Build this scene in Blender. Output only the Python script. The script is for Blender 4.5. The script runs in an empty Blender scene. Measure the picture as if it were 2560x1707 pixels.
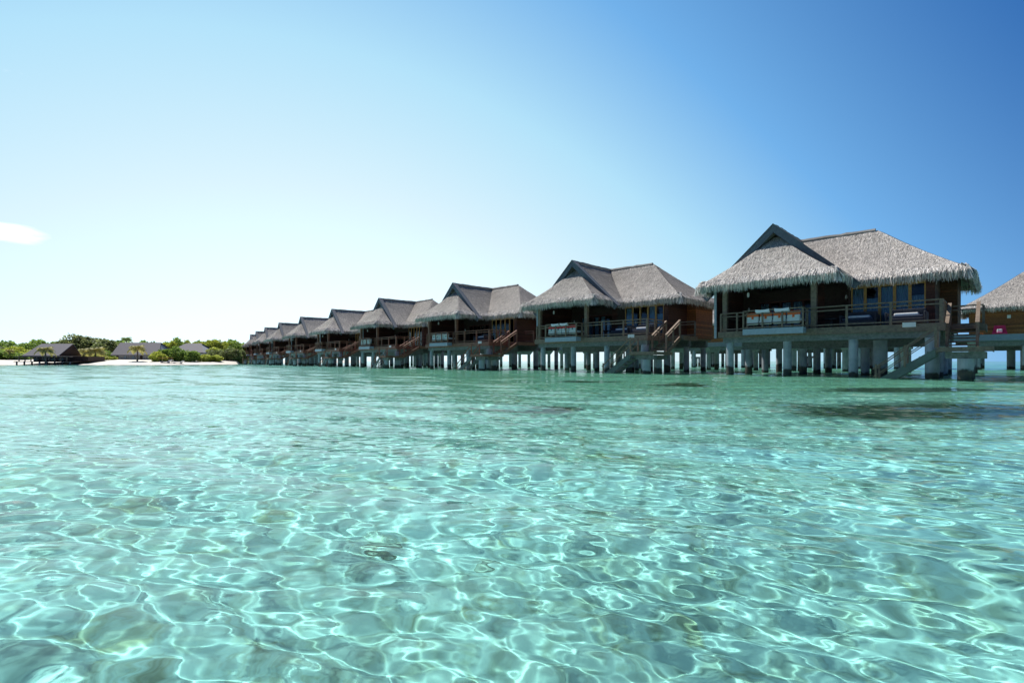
import bpy, math, random
import numpy as np
R = math.radians
sc = bpy.context.scene
COL = sc.collection
random.seed(3)

# ------------------------------------------------------------------ camera
cam = bpy.data.cameras.new('camera'); co = bpy.data.objects.new('camera', cam)
COL.objects.link(co); sc.camera = co
cam.lens = 17.0; cam.sensor_width = 36.0; cam.shift_y = 49.5 / 2560
cam.clip_start = 0.05; cam.clip_end = 9000
co.location = (0, 0, .68); co.rotation_euler = (R(90), 0, 0)

# ------------------------------------------------------------------ light
AZ, EL = -44.0, 57.0
SKY_STRENGTH = 0.11
SUN_STRENGTH = 4.6
sc.view_settings.view_transform = 'Standard'; sc.view_settings.look = 'None'
sc.view_settings.exposure = 0.35; sc.view_settings.gamma = 1.0
sc.cycles.use_denoising = True
sc.cycles.max_bounces = 10
sc.cycles.transparent_max_bounces = 16

w = bpy.data.worlds.new('World'); sc.world = w; w.use_nodes = True
nt = w.node_tree; L = nt.links
bg = nt.nodes['Background']; bg.inputs[1].default_value = SKY_STRENGTH
sky = nt.nodes.new('ShaderNodeTexSky'); sky.sky_type = 'NISHITA'; sky.sun_disc = False
sky.sun_elevation = R(EL); sky.sun_rotation = R(AZ)
sky.air_density = 1.0; sky.dust_density = 0.4; sky.ozone_density = 3.0

def wn(kind, **kw):
    n = nt.nodes.new(kind)
    for k, v in kw.items(): setattr(n, k, v)
    return n
def wmath(op, a, b=None, c=None, clamp=False):
    n = wn('ShaderNodeMath', operation=op, use_clamp=clamp)
    for i, x in enumerate((a, b, c)):
        if x is None: continue
        if isinstance(x, (int, float)): n.inputs[i].default_value = x
        else: L.new(x, n.inputs[i])
    return n.outputs[0]
tc = wn('ShaderNodeTexCoord'); sep = wn('ShaderNodeSeparateXYZ'); L.new(tc.outputs['Generated'], sep.inputs[0])
X_, Y_, Z_ = sep.outputs
# bright humid air low down on the sun's side, deep blue away from it
gaz = R(-22)
dotg = wmath('ADD', wmath('MULTIPLY', X_, math.sin(gaz)), wmath('MULTIPLY', Y_, math.cos(gaz)))      # 1 towards the glow
zpos = wmath('MAXIMUM', Z_, 0.0)
side = wmath('MULTIPLY_ADD', dotg, 0.5, 0.5, clamp=True)
side = wmath('POWER', side, 3.7)
low = wmath('POWER', wmath('SUBTRACT', 1.0, zpos, clamp=True), 1.8)
ramp = wn('ShaderNodeValToRGB'); e = ramp.color_ramp.elements
tparam = wmath('ADD', wmath('MULTIPLY', side, wmath('MULTIPLY_ADD', low, 0.46, 0.56)), wmath('MULTIPLY', wmath('POWER', low, 2.5), 0.10), clamp=True)
L.new(tparam, ramp.inputs[0])
e[0].position = 0.0; e[0].color = (.002, .045, .17, 1)
e[1].position = 1.0; e[1].color = (1.0, 1.27, 1.42, 1)
for p, c in ((.16, (.03, .16, .48, 1)), (.34, (.17, .46, .86, 1)), (.52, (.48, .81, 1.0, 1)), (.74, (.76, .96, 1.03, 1))):
    q = ramp.color_ramp.elements.new(p); q.color = c
SKYK = wn('ShaderNodeVectorMath', operation='SCALE'); L.new(ramp.outputs[0], SKYK.inputs[0]); SKYK.inputs['Scale'].default_value = 7.0
mixs = wn('ShaderNodeMix', data_type='RGBA'); mixs.inputs[0].default_value = 0.92
L.new(sky.outputs[0], mixs.inputs[6]); L.new(SKYK.outputs[0], mixs.inputs[7])
# one small wisp of cloud low in the left of the sky
def gauss(cx, cz, sx, sz, tilt=0.0):
    az = wmath('ARCTAN2', X_, Y_)
    a = wmath('SUBTRACT', az, cx); b = wmath('SUBTRACT', wmath('DIVIDE', Z_, wmath('MAXIMUM', Y_, .05)), cz)
    b = wmath('ADD', b, wmath('MULTIPLY', a, tilt))
    a = wmath('DIVIDE', a, sx); b = wmath('DIVIDE', b, sz)
    r2 = wmath('ADD', wmath('MULTIPLY', a, a), wmath('MULTIPLY', b, b))
    return wmath('POWER', 2.718, wmath('MULTIPLY', r2, -1.0))
nz = wn('ShaderNodeTexNoise'); nz.inputs['Scale'].default_value = 22; nz.inputs['Detail'].default_value = 6
mp = wn('ShaderNodeMapping'); mp.inputs['Scale'].default_value = (1, 1, 3.5); L.new(tc.outputs['Generated'], mp.inputs[0]); L.new(mp.outputs[0], nz.inputs[0])
cl = wmath('MULTIPLY', gauss(-.812, .268, .036, .016, .30), wmath('MULTIPLY_ADD', nz.outputs[0], 3.4, -.7))
cl = wmath('ADD', cl, wmath('MULTIPLY', gauss(-.80, .60, .03, .018, .3), wmath('MULTIPLY_ADD', nz.outputs[0], .8, -.25, clamp=True)))
cl = wmath('MULTIPLY', wmath('SUBTRACT', cl, .14), 1.6, clamp=True)
mixc = wn('ShaderNodeMix', data_type='RGBA'); L.new(cl, mixc.inputs[0]); L.new(mixs.outputs[2], mixc.inputs[6])
mixc.inputs[7].default_value = (11, 11, 11, 1)
L.new(mixc.outputs[2], bg.inputs[0])

sun = bpy.data.lights.new('sun', 'SUN'); sun.energy = SUN_STRENGTH; sun.angle = R(.53); sun.color = (1, .96, .9)
so = bpy.data.objects.new('sun', sun); COL.objects.link(so)
so.rotation_euler = (R(90 - EL), 0, R(-AZ) + math.pi)
sun.cycles.is_caustics_light = True          # real refracted light on the sea bed

# ------------------------------------------------------------------ helpers
def newmat(name):
    m = bpy.data.materials.new(name); m.use_nodes = True
    t = m.node_tree
    return m, t, t.nodes['Principled BSDF']
def N(t, kind, ins=None, **kw):
    n = t.nodes.new(kind)
    for k, v in kw.items(): setattr(n, k, v)
    for k, v in (ins or {}).items():
        if hasattr(v, 'is_output') or isinstance(v, bpy.types.NodeSocket): t.links.new(v, n.inputs[k])
        else: n.inputs[k].default_value = v
    return n
def ramp_(t, fac, stops):
    r = t.nodes.new('ShaderNodeValToRGB'); t.links.new(fac, r.inputs[0])
    els = r.color_ramp.elements
    els[0].position, els[0].color = stops[0][0], (*stops[0][1], 1)
    els[1].position, els[1].color = stops[-1][0], (*stops[-1][1], 1)
    for p, c in stops[1:-1]:
        q = els.new(p); q.color = (*c, 1)
    return r.outputs[0]
def coords(t, scale=(1, 1, 1), kind='Object'):
    tc = t.nodes.new('ShaderNodeTexCoord'); m = t.nodes.new('ShaderNodeMapping')
    m.inputs['Scale'].default_value = scale; t.links.new(tc.outputs[kind], m.inputs[0]); return m.outputs[0]

def mat_wood(name, dark, light, use_obj=False, scale=(6, 6, 6), planks=0.0):
    m, t, p = newmat(name)
    v = coords(t, scale)
    n = N(t, 'ShaderNodeTexNoise', {'Vector': v, 'Scale': 1.5, 'Detail': 8, 'Roughness': .65})
    c = ramp_(t, n.outputs[0], [(.3, dark), (.7, light)])
    if planks:
        geo = N(t, 'ShaderNodeTexCoord'); sx = N(t, 'ShaderNodeSeparateXYZ', {0: geo.outputs['Object']})
        mod = N(t, 'ShaderNodeMath', {0: sx.outputs[2], 1: planks}, operation='MODULO')
        fl = N(t, 'ShaderNodeMath', {0: N(t, 'ShaderNodeMath', {0: sx.outputs[2], 1: planks}, operation='DIVIDE').outputs[0]}, operation='FLOOR')
        wn_ = N(t, 'ShaderNodeTexWhiteNoise', {'W': fl.outputs[0]}, noise_dimensions='1D')
        vary = N(t, 'ShaderNodeMapRange', {0: wn_.outputs[0], 3: .65, 4: 1.25})
        gap = N(t, 'ShaderNodeMath', {0: mod.outputs[0], 1: .014}, operation='GREATER_THAN')
        k = N(t, 'ShaderNodeMath', {0: vary.outputs[0], 1: N(t, 'ShaderNodeMapRange', {0: gap.outputs[0], 3: .35, 4: 1.0}).outputs[0]}, operation='MULTIPLY')
        c = N(t, 'ShaderNodeVectorMath', {0: c, 'Scale': k.outputs[0]}, operation='SCALE').outputs[0]
    if use_obj:
        oi = N(t, 'ShaderNodeObjectInfo')
        c = N(t, 'ShaderNodeVectorMath', {0: c, 1: oi.outputs['Color']}, operation='MULTIPLY').outputs[0]
    t.links.new(c, p.inputs['Base Color']); p.inputs['Roughness'].default_value = .75
    b = N(t, 'ShaderNodeBump', {'Height': n.outputs[0], 'Strength': .4, 'Distance': .01}); t.links.new(b.outputs[0], p.inputs['Normal'])
    return m
def mat_plain(name, c, rough=.7, spread=.15, scale=8, bump=.2, **kw):
    m, t, p = newmat(name)
    v = coords(t)
    n = N(t, 'ShaderNodeTexNoise', {'Vector': v, 'Scale': scale, 'Detail': 5})
    col = ramp_(t, n.outputs[0], [(.25, tuple(x * (1 - spread) for x in c)), (.75, tuple(min(1, x * (1 + spread)) for x in c))])
    t.links.new(col, p.inputs['Base Color']); p.inputs['Roughness'].default_value = rough
    b = N(t, 'ShaderNodeBump', {'Height': n.outputs[0], 'Strength': bump, 'Distance': .01}); t.links.new(b.outputs[0], p.inputs['Normal'])
    for k, x in kw.items(): p.inputs[k].default_value = x
    return m
def mat_thatch(name, base):
    m, t, p = newmat(name)
    a = N(t, 'ShaderNodeAttribute', attribute_name='tone')
    v = coords(t)
    oi_ = N(t, 'ShaderNodeObjectInfo')
    sh = N(t, 'ShaderNodeVectorMath', {0: v, 1: N(t, 'ShaderNodeMath', {0: oi_.outputs['Random'], 1: 40.0}, operation='MULTIPLY').outputs[0]}, operation='ADD')
    n = N(t, 'ShaderNodeTexNoise', {'Vector': sh.outputs[0], 'Scale': .8, 'Detail': 5, 'Roughness': .6})
    n2 = N(t, 'ShaderNodeTexNoise', {'Vector': v, 'Scale': 22, 'Detail': 3})
    f = N(t, 'ShaderNodeMath', {0: N(t, 'ShaderNodeMath', {0: n.outputs[0], 1: .45}, operation='MULTIPLY').outputs[0], 1: a.outputs['Fac']}, operation='ADD')
    f = N(t, 'ShaderNodeMath', {0: f.outputs[0], 1: N(t, 'ShaderNodeMath', {0: n2.outputs[0], 1: .2}, operation='MULTIPLY').outputs[0]}, operation='ADD')
    c = ramp_(t, f.outputs[0], [(.3, tuple(x * .38 for x in base)), (.72, base), (1.15 / 1.2, tuple(min(.8, x * 1.75) for x in base))])
    c = N(t, 'ShaderNodeVectorMath', {0: c, 'Scale': N(t, 'ShaderNodeMapRange', {0: oi_.outputs['Random'], 3: .86, 4: 1.1}).outputs[0]}, operation='SCALE').outputs[0]
    t.links.new(c, p.inputs['Base Color']); p.inputs['Roughness'].default_value = .85
    p.inputs['Specular IOR Level'].default_value = .25
    return m
def mat_concrete():
    m, t, p = newmat('concrete')
    v = coords(t); n = N(t, 'ShaderNodeTexNoise', {'Vector': v, 'Scale': 3, 'Detail': 7})
    c = ramp_(t, n.outputs[0], [(.25, (.24, .28, .30)), (.75, (.42, .46, .48))])
    g = N(t, 'ShaderNodeNewGeometry'); s = N(t, 'ShaderNodeSeparateXYZ', {0: g.outputs['Position']})
    # dark marine growth up to the tide line
    oi = N(t, 'ShaderNodeObjectInfo')
    tide = N(t, 'ShaderNodeMath', {0: oi.outputs['Random'], 1: .42, 2: .22}, operation='MULTIPLY_ADD')
    hh = N(t, 'ShaderNodeMath', {0: s.outputs[2], 1: N(t, 'ShaderNodeMath', {0: n.outputs[0], 1: .35}, operation='MULTIPLY').outputs[0]}, operation='ADD')
    msk = N(t, 'ShaderNodeMapRange', {0: N(t, 'ShaderNodeMath', {0: hh.outputs[0], 1: tide.outputs[0]}, operation='SUBTRACT').outputs[0], 1: .0, 2: .10, 3: .95, 4: 0.0})
    al = ramp_(t, n.outputs[0], [(.35, (.015, .017, .016)), (.7, (.09, .075, .04))])
    mx = N(t, 'ShaderNodeMix', {0: msk.outputs[0], 6: c, 7: al}, data_type='RGBA')
    t.links.new(mx.outputs[2], p.inputs['Base Color']); p.inputs['Roughness'].default_value = .8
    b = N(t, 'ShaderNodeBump', {'Height': n.outputs[0], 'Strength': .3, 'Distance': .02}); t.links.new(b.outputs[0], p.inputs['Normal'])
    return m
M = {}
M['thatch'] = mat_thatch('thatch', (.40, .37, .335))
M['fringe'] = mat_thatch('thatch_fringe', (.44, .41, .375))
M['slate'] = mat_wood('barge_paint', (.075, .09, .11), (.12, .14, .165))
M['wood'] = mat_wood('deck_wood', (.15, .115, .09), (.30, .25, .20), use_obj=True)
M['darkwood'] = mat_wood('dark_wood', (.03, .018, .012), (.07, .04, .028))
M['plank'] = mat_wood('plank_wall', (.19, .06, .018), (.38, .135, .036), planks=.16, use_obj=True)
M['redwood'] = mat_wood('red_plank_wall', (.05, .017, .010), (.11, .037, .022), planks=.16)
M['ochre'] = mat_wood('ochre_frame', (.36, .19, .05), (.55, .32, .10))
M['concrete'] = mat_concrete()
M['beam'] = mat_wood('weathered_beam', (.10, .12, .115), (.24, .26, .25))
M['board'] = mat_plain('painted_board', (.33, .40, .45), .6, .12)
M['curtain'] = mat_plain('curtain', (.26, .34, .42), .8, .1)
M['white'] = mat_plain('white_cloth', (.78, .79, .78), .8, .05)
M['pale'] = mat_plain('pale_cushion', (.62, .66, .64), .8, .08)
M['orange'] = mat_plain('orange_cloth', (.75, .16, .05), .8, .15)
M['red'] = mat_plain('red_cloth', (.70, .03, .04), .8, .15)
M['teal'] = mat_plain('teal_cloth', (.10, .22, .24), .8, .15)
M['wicker'] = mat_plain('wicker', (.028, .03, .04), .6, .3, 40, .6)
M['navy'] = mat_plain('navy_cushion', (.03, .045, .08), .8, .2)
M['lampglass'] = mat_plain('lamp_glass', (.7, .7, .66), .3, .05)
M['stair_grey'] = mat_plain('moulded_step', (.10, .135, .12), .6, .25, 4)
M['sign'] = mat_plain('sign_white', (.75, .75, .70), .5, .05)
M['magenta'] = mat_plain('magenta_cloth', (.55, .02, .10), .7, .15)
m, t, p = newmat('window_glass'); M['glass'] = m
t.nodes.remove(p)
fr = N(t, 'ShaderNodeFresnel', {'IOR': 1.5}); tr = N(t, 'ShaderNodeBsdfTransparent', {0: (.8, .88, .9, 1)}); gl = N(t, 'ShaderNodeBsdfGlossy', {'Roughness': .03})
mx = N(t, 'ShaderNodeMixShader', {0: fr.outputs[0], 1: tr.outputs[0], 2: gl.outputs[0]})
t.links.new(mx.outputs[0], t.nodes['Material Output'].inputs[0])

class MB:
    def __init__(s): s.v = []; s.f = []; s.tone = []
    def box(s, a, b, rot=None, org=None):
        (x0, y0, z0), (x1, y1, z1) = a, b
        k = len(s.v)
        s.v += [(x0,y0,z0),(x1,y0,z0),(x1,y1,z0),(x0,y1,z0),(x0,y0,z1),(x1,y0,z1),(x1,y1,z1),(x0,y1,z1)]
        s.f += [tuple(k+i for i in q) for q in ((0,3,2,1),(4,5,6,7),(0,1,5,4),(1,2,6,5),(2,3,7,6),(3,0,4,7))]
        return s
    def bar(s, p, q, wd=.08, ht=.08, up=(0, 0, 1)):
        p = np.array(p, float); q = np.array(q, float); d = q - p; d /= np.linalg.norm(d)
        side = np.cross(d, np.array(up, float))
        if np.linalg.norm(side) < 1e-4: side = np.cross(d, (1., 0, 0))
        side /= np.linalg.norm(side); u = np.cross(side, d)
        k = len(s.v)
        for c in (p, q):
            for a, b in ((-1,-1),(1,-1),(1,1),(-1,1)):
                s.v.append(tuple(c + side*a*wd/2 + u*b*ht/2))
        s.f += [tuple(k+i for i in q_) for q_ in ((0,1,2,3),(7,6,5,4),(0,4,5,1),(1,5,6,2),(2,6,7,3),(3,7,4,0))]
        return s
    def tube(s, pts, rad, n=10, cap=True):
        pts = [np.array(p, float) for p in pts]
        if not hasattr(rad, '__len__'): rad = [rad]*len(pts)
        k = len(s.v)
        for i, p in enumerate(pts):
            d = pts[min(i+1, len(pts)-1)] - pts[max(i-1, 0)]; d /= np.linalg.norm(d)
            a = np.cross(d, (0, 0, 1.)) if abs(d[2]) < .95 else np.cross(d, (1., 0, 0)); a /= np.linalg.norm(a); b = np.cross(d, a)
            for j in range(n):
                th = 2*math.pi*j/n; s.v.append(tuple(p + rad[i]*(a*math.cos(th)+b*math.sin(th))))
        for i in range(len(pts)-1):
            for j in range(n):
                s.f.append((k+i*n+j, k+(i+1)*n+j, k+(i+1)*n+(j+1) % n, k+i*n+(j+1) % n))
        if cap:
            s.f.append(tuple(k+j for j in range(n))); s.f.append(tuple(k+(len(pts)-1)*n+n-1-j for j in range(n)))
        return s
    def poly(s, pts):
        k = len(s.v); s.v += [tuple(p) for p in pts]; s.f.append(tuple(range(k, k+len(pts)))); return s
    def prism(s, pts, off):
        k = len(s.v); n = len(pts); off = np.array(off, float)
        s.v += [tuple(p) for p in pts] + [tuple(np.array(p, float)+off) for p in pts]
        s.f.append(tuple(k+n-1-i for i in range(n))); s.f.append(tuple(k+n+i for i in range(n)))
        for i in range(n):
            j = (i+1) % n; s.f.append((k+i, k+j, k+n+j, k+n+i))
        return s
    def blades(s, P, D, W, droop=0.0):
        P, D, W = (np.asarray(x, float) for x in (P, D, W)); n = len(P); k = len(s.v)
        mid = P + D*.55 + np.array([0, 0, 1.])*droop*.0; tip = P + D + np.array([0, 0, -1.])*droop
        A = np.stack([P-W/2, P+W/2, mid+W*.45, mid-W*.45, tip-W*.15, tip+W*.15], 1).reshape(-1, 3)
        s.v += list(map(tuple, A))
        b = k + 6*np.arange(n)
        F = np.stack([np.stack([b, b+1, b+2, b+3], 1), np.stack([b+3, b+2, b+5, b+4], 1)], 1).reshape(-1, 4)
        s.f += list(map(tuple, F.tolist()))
        return s
    def mesh(s, name, mat, tone=None, smooth=False, bevel=0):
        me = bpy.data.meshes.new(name); me.from_pydata(s.v, [], s.f)
        for mm in (mat if isinstance(mat, (list, tuple)) else [mat]): me.materials.append(mm)
        if tone is not None:
            at = me.attributes.new('tone', 'FLOAT', 'FACE'); at.data.foreach_set('value', np.asarray(tone, 'f'))
        if smooth: me.polygons.foreach_set('use_smooth', [True]*len(me.polygons))
        me.update(); return me
    def build(s, name, mat, parent=None, tone=None, smooth=False, loc=(0, 0, 0), bevel=0):
        o = bpy.data.objects.new(name, s.mesh(name, mat, tone, smooth)); COL.objects.link(o)
        o.parent = parent; o.location = loc
        if bevel:
            b = o.modifiers.new('bevel', 'BEVEL'); b.width = bevel; b.segments = 2; b.limit_method = 'ANGLE'
        return o
def tag(o, label=None, cat=None, group=None, kind=None):
    for k, v in (('label', label), ('category', cat), ('group', group), ('kind', kind)):
        if v: o[k] = v
    return o
def empty(name, loc=(0, 0, 0), rz=0.0, label=None, cat=None, group=None):
    o = bpy.data.objects.new(name, None); COL.objects.link(o); o.location = loc; o.rotation_euler = (0, 0, rz)
    o.empty_display_size = .2
    return tag(o, label, cat, group)
def copy_tree(o, parent=None, color=None, skip=()):
    c = o.copy(); COL.objects.link(c); c.parent = parent
    if color and c.type == 'MESH': c.color = color
    for ch in list(o.children):
        if ch.name.split('.')[0] in skip: continue
        copy_tree(ch, c, color, skip)
    return c
def grid_mesh(name, X, Y, Z, mat, smooth=True):
    nr, na = X.shape
    V = np.stack([X, Y, Z], -1).reshape(-1, 3)
    i = np.arange((nr-1)*(na-1)); ri, ci = i//(na-1), i % (na-1); b = ri*na+ci
    F = np.stack([b, b+1, b+na+1, b+na], -1).astype('i')
    me = bpy.data.meshes.new(name); me.vertices.add(len(V)); me.vertices.foreach_set('co', V.astype('f').ravel())
    me.loops.add(F.size); me.loops.foreach_set('vertex_index', F.ravel())
    me.polygons.add(len(F)); me.polygons.foreach_set('loop_start', np.arange(0, F.size, 4, dtype='i'))
    me.update(calc_edges=True); me.polygons.foreach_set('use_smooth', np.ones(len(F), bool))
    me.materials.append(mat); me.validate()
    o = bpy.data.objects.new(name, me); COL.objects.link(o); return o

# ------------------------------------------------------------------ water and sea bed
def waves(X, Y, S):
    rng = np.random.RandomState(11); Z = np.zeros_like(X)
    gust = .5+.5*np.sin(X*1.1+.6*Y+.8*np.sin(Y*.7))*np.sin(Y*.85-X*.55+1)
    for i in range(120):
        lam = .03*(12**(rng.rand()**1.15)); k = 2*math.pi/lam
        th = R(62)+rng.normal(0, .62)
        a = .37/(k*k)*(.5+rng.rand())/(1+(.042/lam)**3)*((.45+.9*gust) if lam < .13 else (1.25-.4*gust))
        if lam > .2: a *= .45
        f = np.clip((lam/S-2.6)/2.5, 0, 1)
        Z += a*f*np.sin(k*(X*math.cos(th)+Y*math.sin(th))+rng.rand()*6.28)
    for i in range(18):
        lam = .6+rng.rand()**1.6*6; k = 2*math.pi/lam; th = R(75)+rng.normal(0, .35)
        f = np.clip((lam/S-2.6)/2.5, 0, 1)
        Z += .0036*lam**.5*f*np.sin(k*(X*math.cos(th)+Y*math.sin(th))+rng.rand()*6.28)
    return Z
fine = np.linspace(R(-60), R(60), 900)
coarse = np.linspace(R(60), R(300), 60)[1:]
th = np.concatenate([fine, coarse])
RMAX = 6000.
r = np.concatenate([np.linspace(.02, .42, 12), np.exp(np.linspace(math.log(.45), math.log(150), 2050)), np.exp(np.linspace(math.log(153), math.log(RMAX), 80))])
T, RR = np.meshgrid(th, r); X = RR*np.sin(T); Y = RR*np.cos(T)
S = np.maximum(RR*np.gradient(th)[None, :], np.gradient(r)[:, None])
Z = waves(X, Y, S)

m = bpy.data.materials.new('water'); m.use_nodes = True; t = m.node_tree; t.nodes.clear(); WATER = m
o = N(t, 'ShaderNodeOutputMaterial')
cv = coords(t, (1, 1.0, 1)); n1 = N(t, 'ShaderNodeTexNoise', {'Vector': cv, 'Scale': 2.6, 'Detail': 4, 'Roughness': .6})
gp_ = N(t, 'ShaderNodeNewGeometry'); dl = N(t, 'ShaderNodeVectorMath', {0: gp_.outputs['Position']}, operation='LENGTH')
st_ = N(t, 'ShaderNodeMapRange', {0: dl.outputs['Value'], 1: 9.0, 2: 45.0, 3: 0.0, 4: 0.35})
bp = N(t, 'ShaderNodeBump', {'Height': n1.outputs[0], 'Strength': st_.outputs[0], 'Distance': .05})
rf_ = N(t, 'ShaderNodeBsdfRefraction', {'Color': (.545, .895, .95, 1), 'Roughness': 0.0, 'IOR': 1.33, 'Normal': bp.outputs[0]})
gls = N(t, 'ShaderNodeBsdfGlossy', {'Color': (1, 1, 1, 1), 'Roughness': 0.0, 'Normal': bp.outputs[0]})
fr_ = N(t, 'ShaderNodeFresnel', {'IOR': 1.33, 'Normal': bp.outputs[0]})
fk = N(t, 'ShaderNodeMath', {0: fr_.outputs[0], 1: .72}, operation='MULTIPLY')     # seen through a polarising filter
g = N(t, 'ShaderNodeMixShader', {0: fk.outputs[0], 1: rf_.outputs[0], 2: gls.outputs[0]})
t.links.new(g.outputs[0], o.inputs[0])
water = grid_mesh('water', X, Y, Z, WATER); tag(water, kind='structure'); water.cycles.is_caustics_caster = True

m, t, p = newmat('sea_sand'); SAND = m
g = N(t, 'ShaderNodeNewGeometry')
na_ = N(t, 'ShaderNodeTexNoise', {'Vector': g.outputs['Position'], 'Scale': .55, 'Detail': 6, 'Roughness': .6})
nb = N(t, 'ShaderNodeTexNoise', {'Vector': g.outputs['Position'], 'Scale': 9, 'Detail': 5})
c = ramp_(t, na_.outputs[0], [(.3, (.58, .52, .38)), (.5, (.80, .75, .61)), (.7, (.87, .84, .72))])
c2 = N(t, 'ShaderNodeMix', {0: .45, 6: c, 7: ramp_(t, nb.outputs[0], [(.36, (.36, .31, .18)), (.54, (.86, .82, .68))])}, data_type='RGBA').outputs[2]
# patches of sea grass and coral rubble growing on the sand
def patch_mask(cx, cy, rx, ry, ang=0.0):
    v = N(t, 'ShaderNodeVectorMath', {0: g.outputs['Position'], 1: (cx, cy, 0)}, operation='SUBTRACT')
    mpn = N(t, 'ShaderNodeMapping', {'Vector': v.outputs[0], 'Rotation': (0, 0, ang), 'Scale': (1/rx, 1/ry, 0)}, vector_type='POINT')
    ln = N(t, 'ShaderNodeVectorMath', {0: mpn.outputs[0]}, operation='LENGTH')
    s = N(t, 'ShaderNodeMath', {0: ln.outputs['Value'], 1: N(t, 'ShaderNodeMath', {0: na_.outputs[0], 1: 1.6}, operation='MULTIPLY').outputs[0]}, operation='ADD')
    return N(t, 'ShaderNodeMapRange', {0: s.outputs[0], 1: 2.0, 2: 1.5, 3: 0.0, 4: .92}).outputs[0]
grass = ramp_(t, nb.outputs[0], [(.35, (.02, .025, .012)), (.65, (.12, .10, .045))])
PATCHES = [(7.0, 7.7, 2.9, 1.35), (9.8, 7.4, 2.6, 1.2), (10.6, 12.6, 2.6, 1.0), (2.6, 17, 1.0, .6), (5.3, 15.2, 1.0, .7), 
           (.2, 8.2, 1.0, .3)]
sxy = N(t, 'ShaderNodeSeparateXYZ', {0: g.outputs['Position']})
ga = N(t, 'ShaderNodeMapRange', {0: sxy.outputs[1], 1: 3.5, 2: 14.0, 3: 0.0, 4: .75}).outputs[0]
gb = N(t, 'ShaderNodeMapRange', {0: N(t, 'ShaderNodeMath', {0: sxy.outputs[0], 1: N(t, 'ShaderNodeMath', {0: sxy.outputs[1], 1: .35}, operation='MULTIPLY').outputs[0]}, operation='ADD').outputs[0], 1: -3.0, 2: 4.0, 3: 0.0, 4: 1.0}).outputs[0]
c2 = N(t, 'ShaderNodeMix', {0: N(t, 'ShaderNodeMath', {0: ga, 1: gb}, operation='MULTIPLY').outputs[0], 6: c2, 7: (.30, .38, .20, 1)}, data_type='RGBA').outputs[2]   # sand turns greener and darker nearer the villas
rub = N(t, 'ShaderNodeTexNoise', {'Vector': g.outputs['Position'], 'Scale': 2.6, 'Detail': 5, 'Roughness': .7, 'Distortion': .6})
rm = N(t, 'ShaderNodeMapRange', {0: rub.outputs[0], 1: .55, 2: .65, 3: 0.0, 4: .7}).outputs[0]
c2 = N(t, 'ShaderNodeMix', {0: rm, 6: c2, 7: ramp_(t, nb.outputs[0], [(.3, (.16, .13, .05)), (.5, (.46, .33, .13)), (.7, (.60, .52, .30))])}, data_type='RGBA').outputs[2]
for pr in PATCHES:
    c2 = N(t, 'ShaderNodeMix', {0: patch_mask(*pr), 6: c2, 7: grass}, data_type='RGBA').outputs[2]
t.links.new(c2, p.inputs['Base Color']); p.inputs['Roughness'].default_value = .95; p.inputs['Specular IOR Level'].default_value = .1
b = N(t, 'ShaderNodeBump', {'Height': nb.outputs[0], 'Strength': .4, 'Distance': .03}); t.links.new(b.outputs[0], p.inputs['Normal'])
r2 = np.exp(np.linspace(math.log(.05), math.log(RMAX*1.05), 260)); th2 = np.linspace(-math.pi, math.pi, 260)
T2, R2 = np.meshgrid(th2, r2); X2 = R2*np.sin(T2); Y2 = R2*np.cos(T2)
Z2 = -1.08 - .07*np.sin(X2*1.1+.7)*np.sin(Y2*.9) - .05*np.sin(X2*2.3+Y2*1.7)
Z2 = Z2 - .5*np.clip((R2-60)/100, 0, 6)
bed = grid_mesh('sea_bed', X2, Y2, Z2, SAND); tag(bed, kind='structure'); bed.cycles.is_caustics_receiver = True

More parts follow.
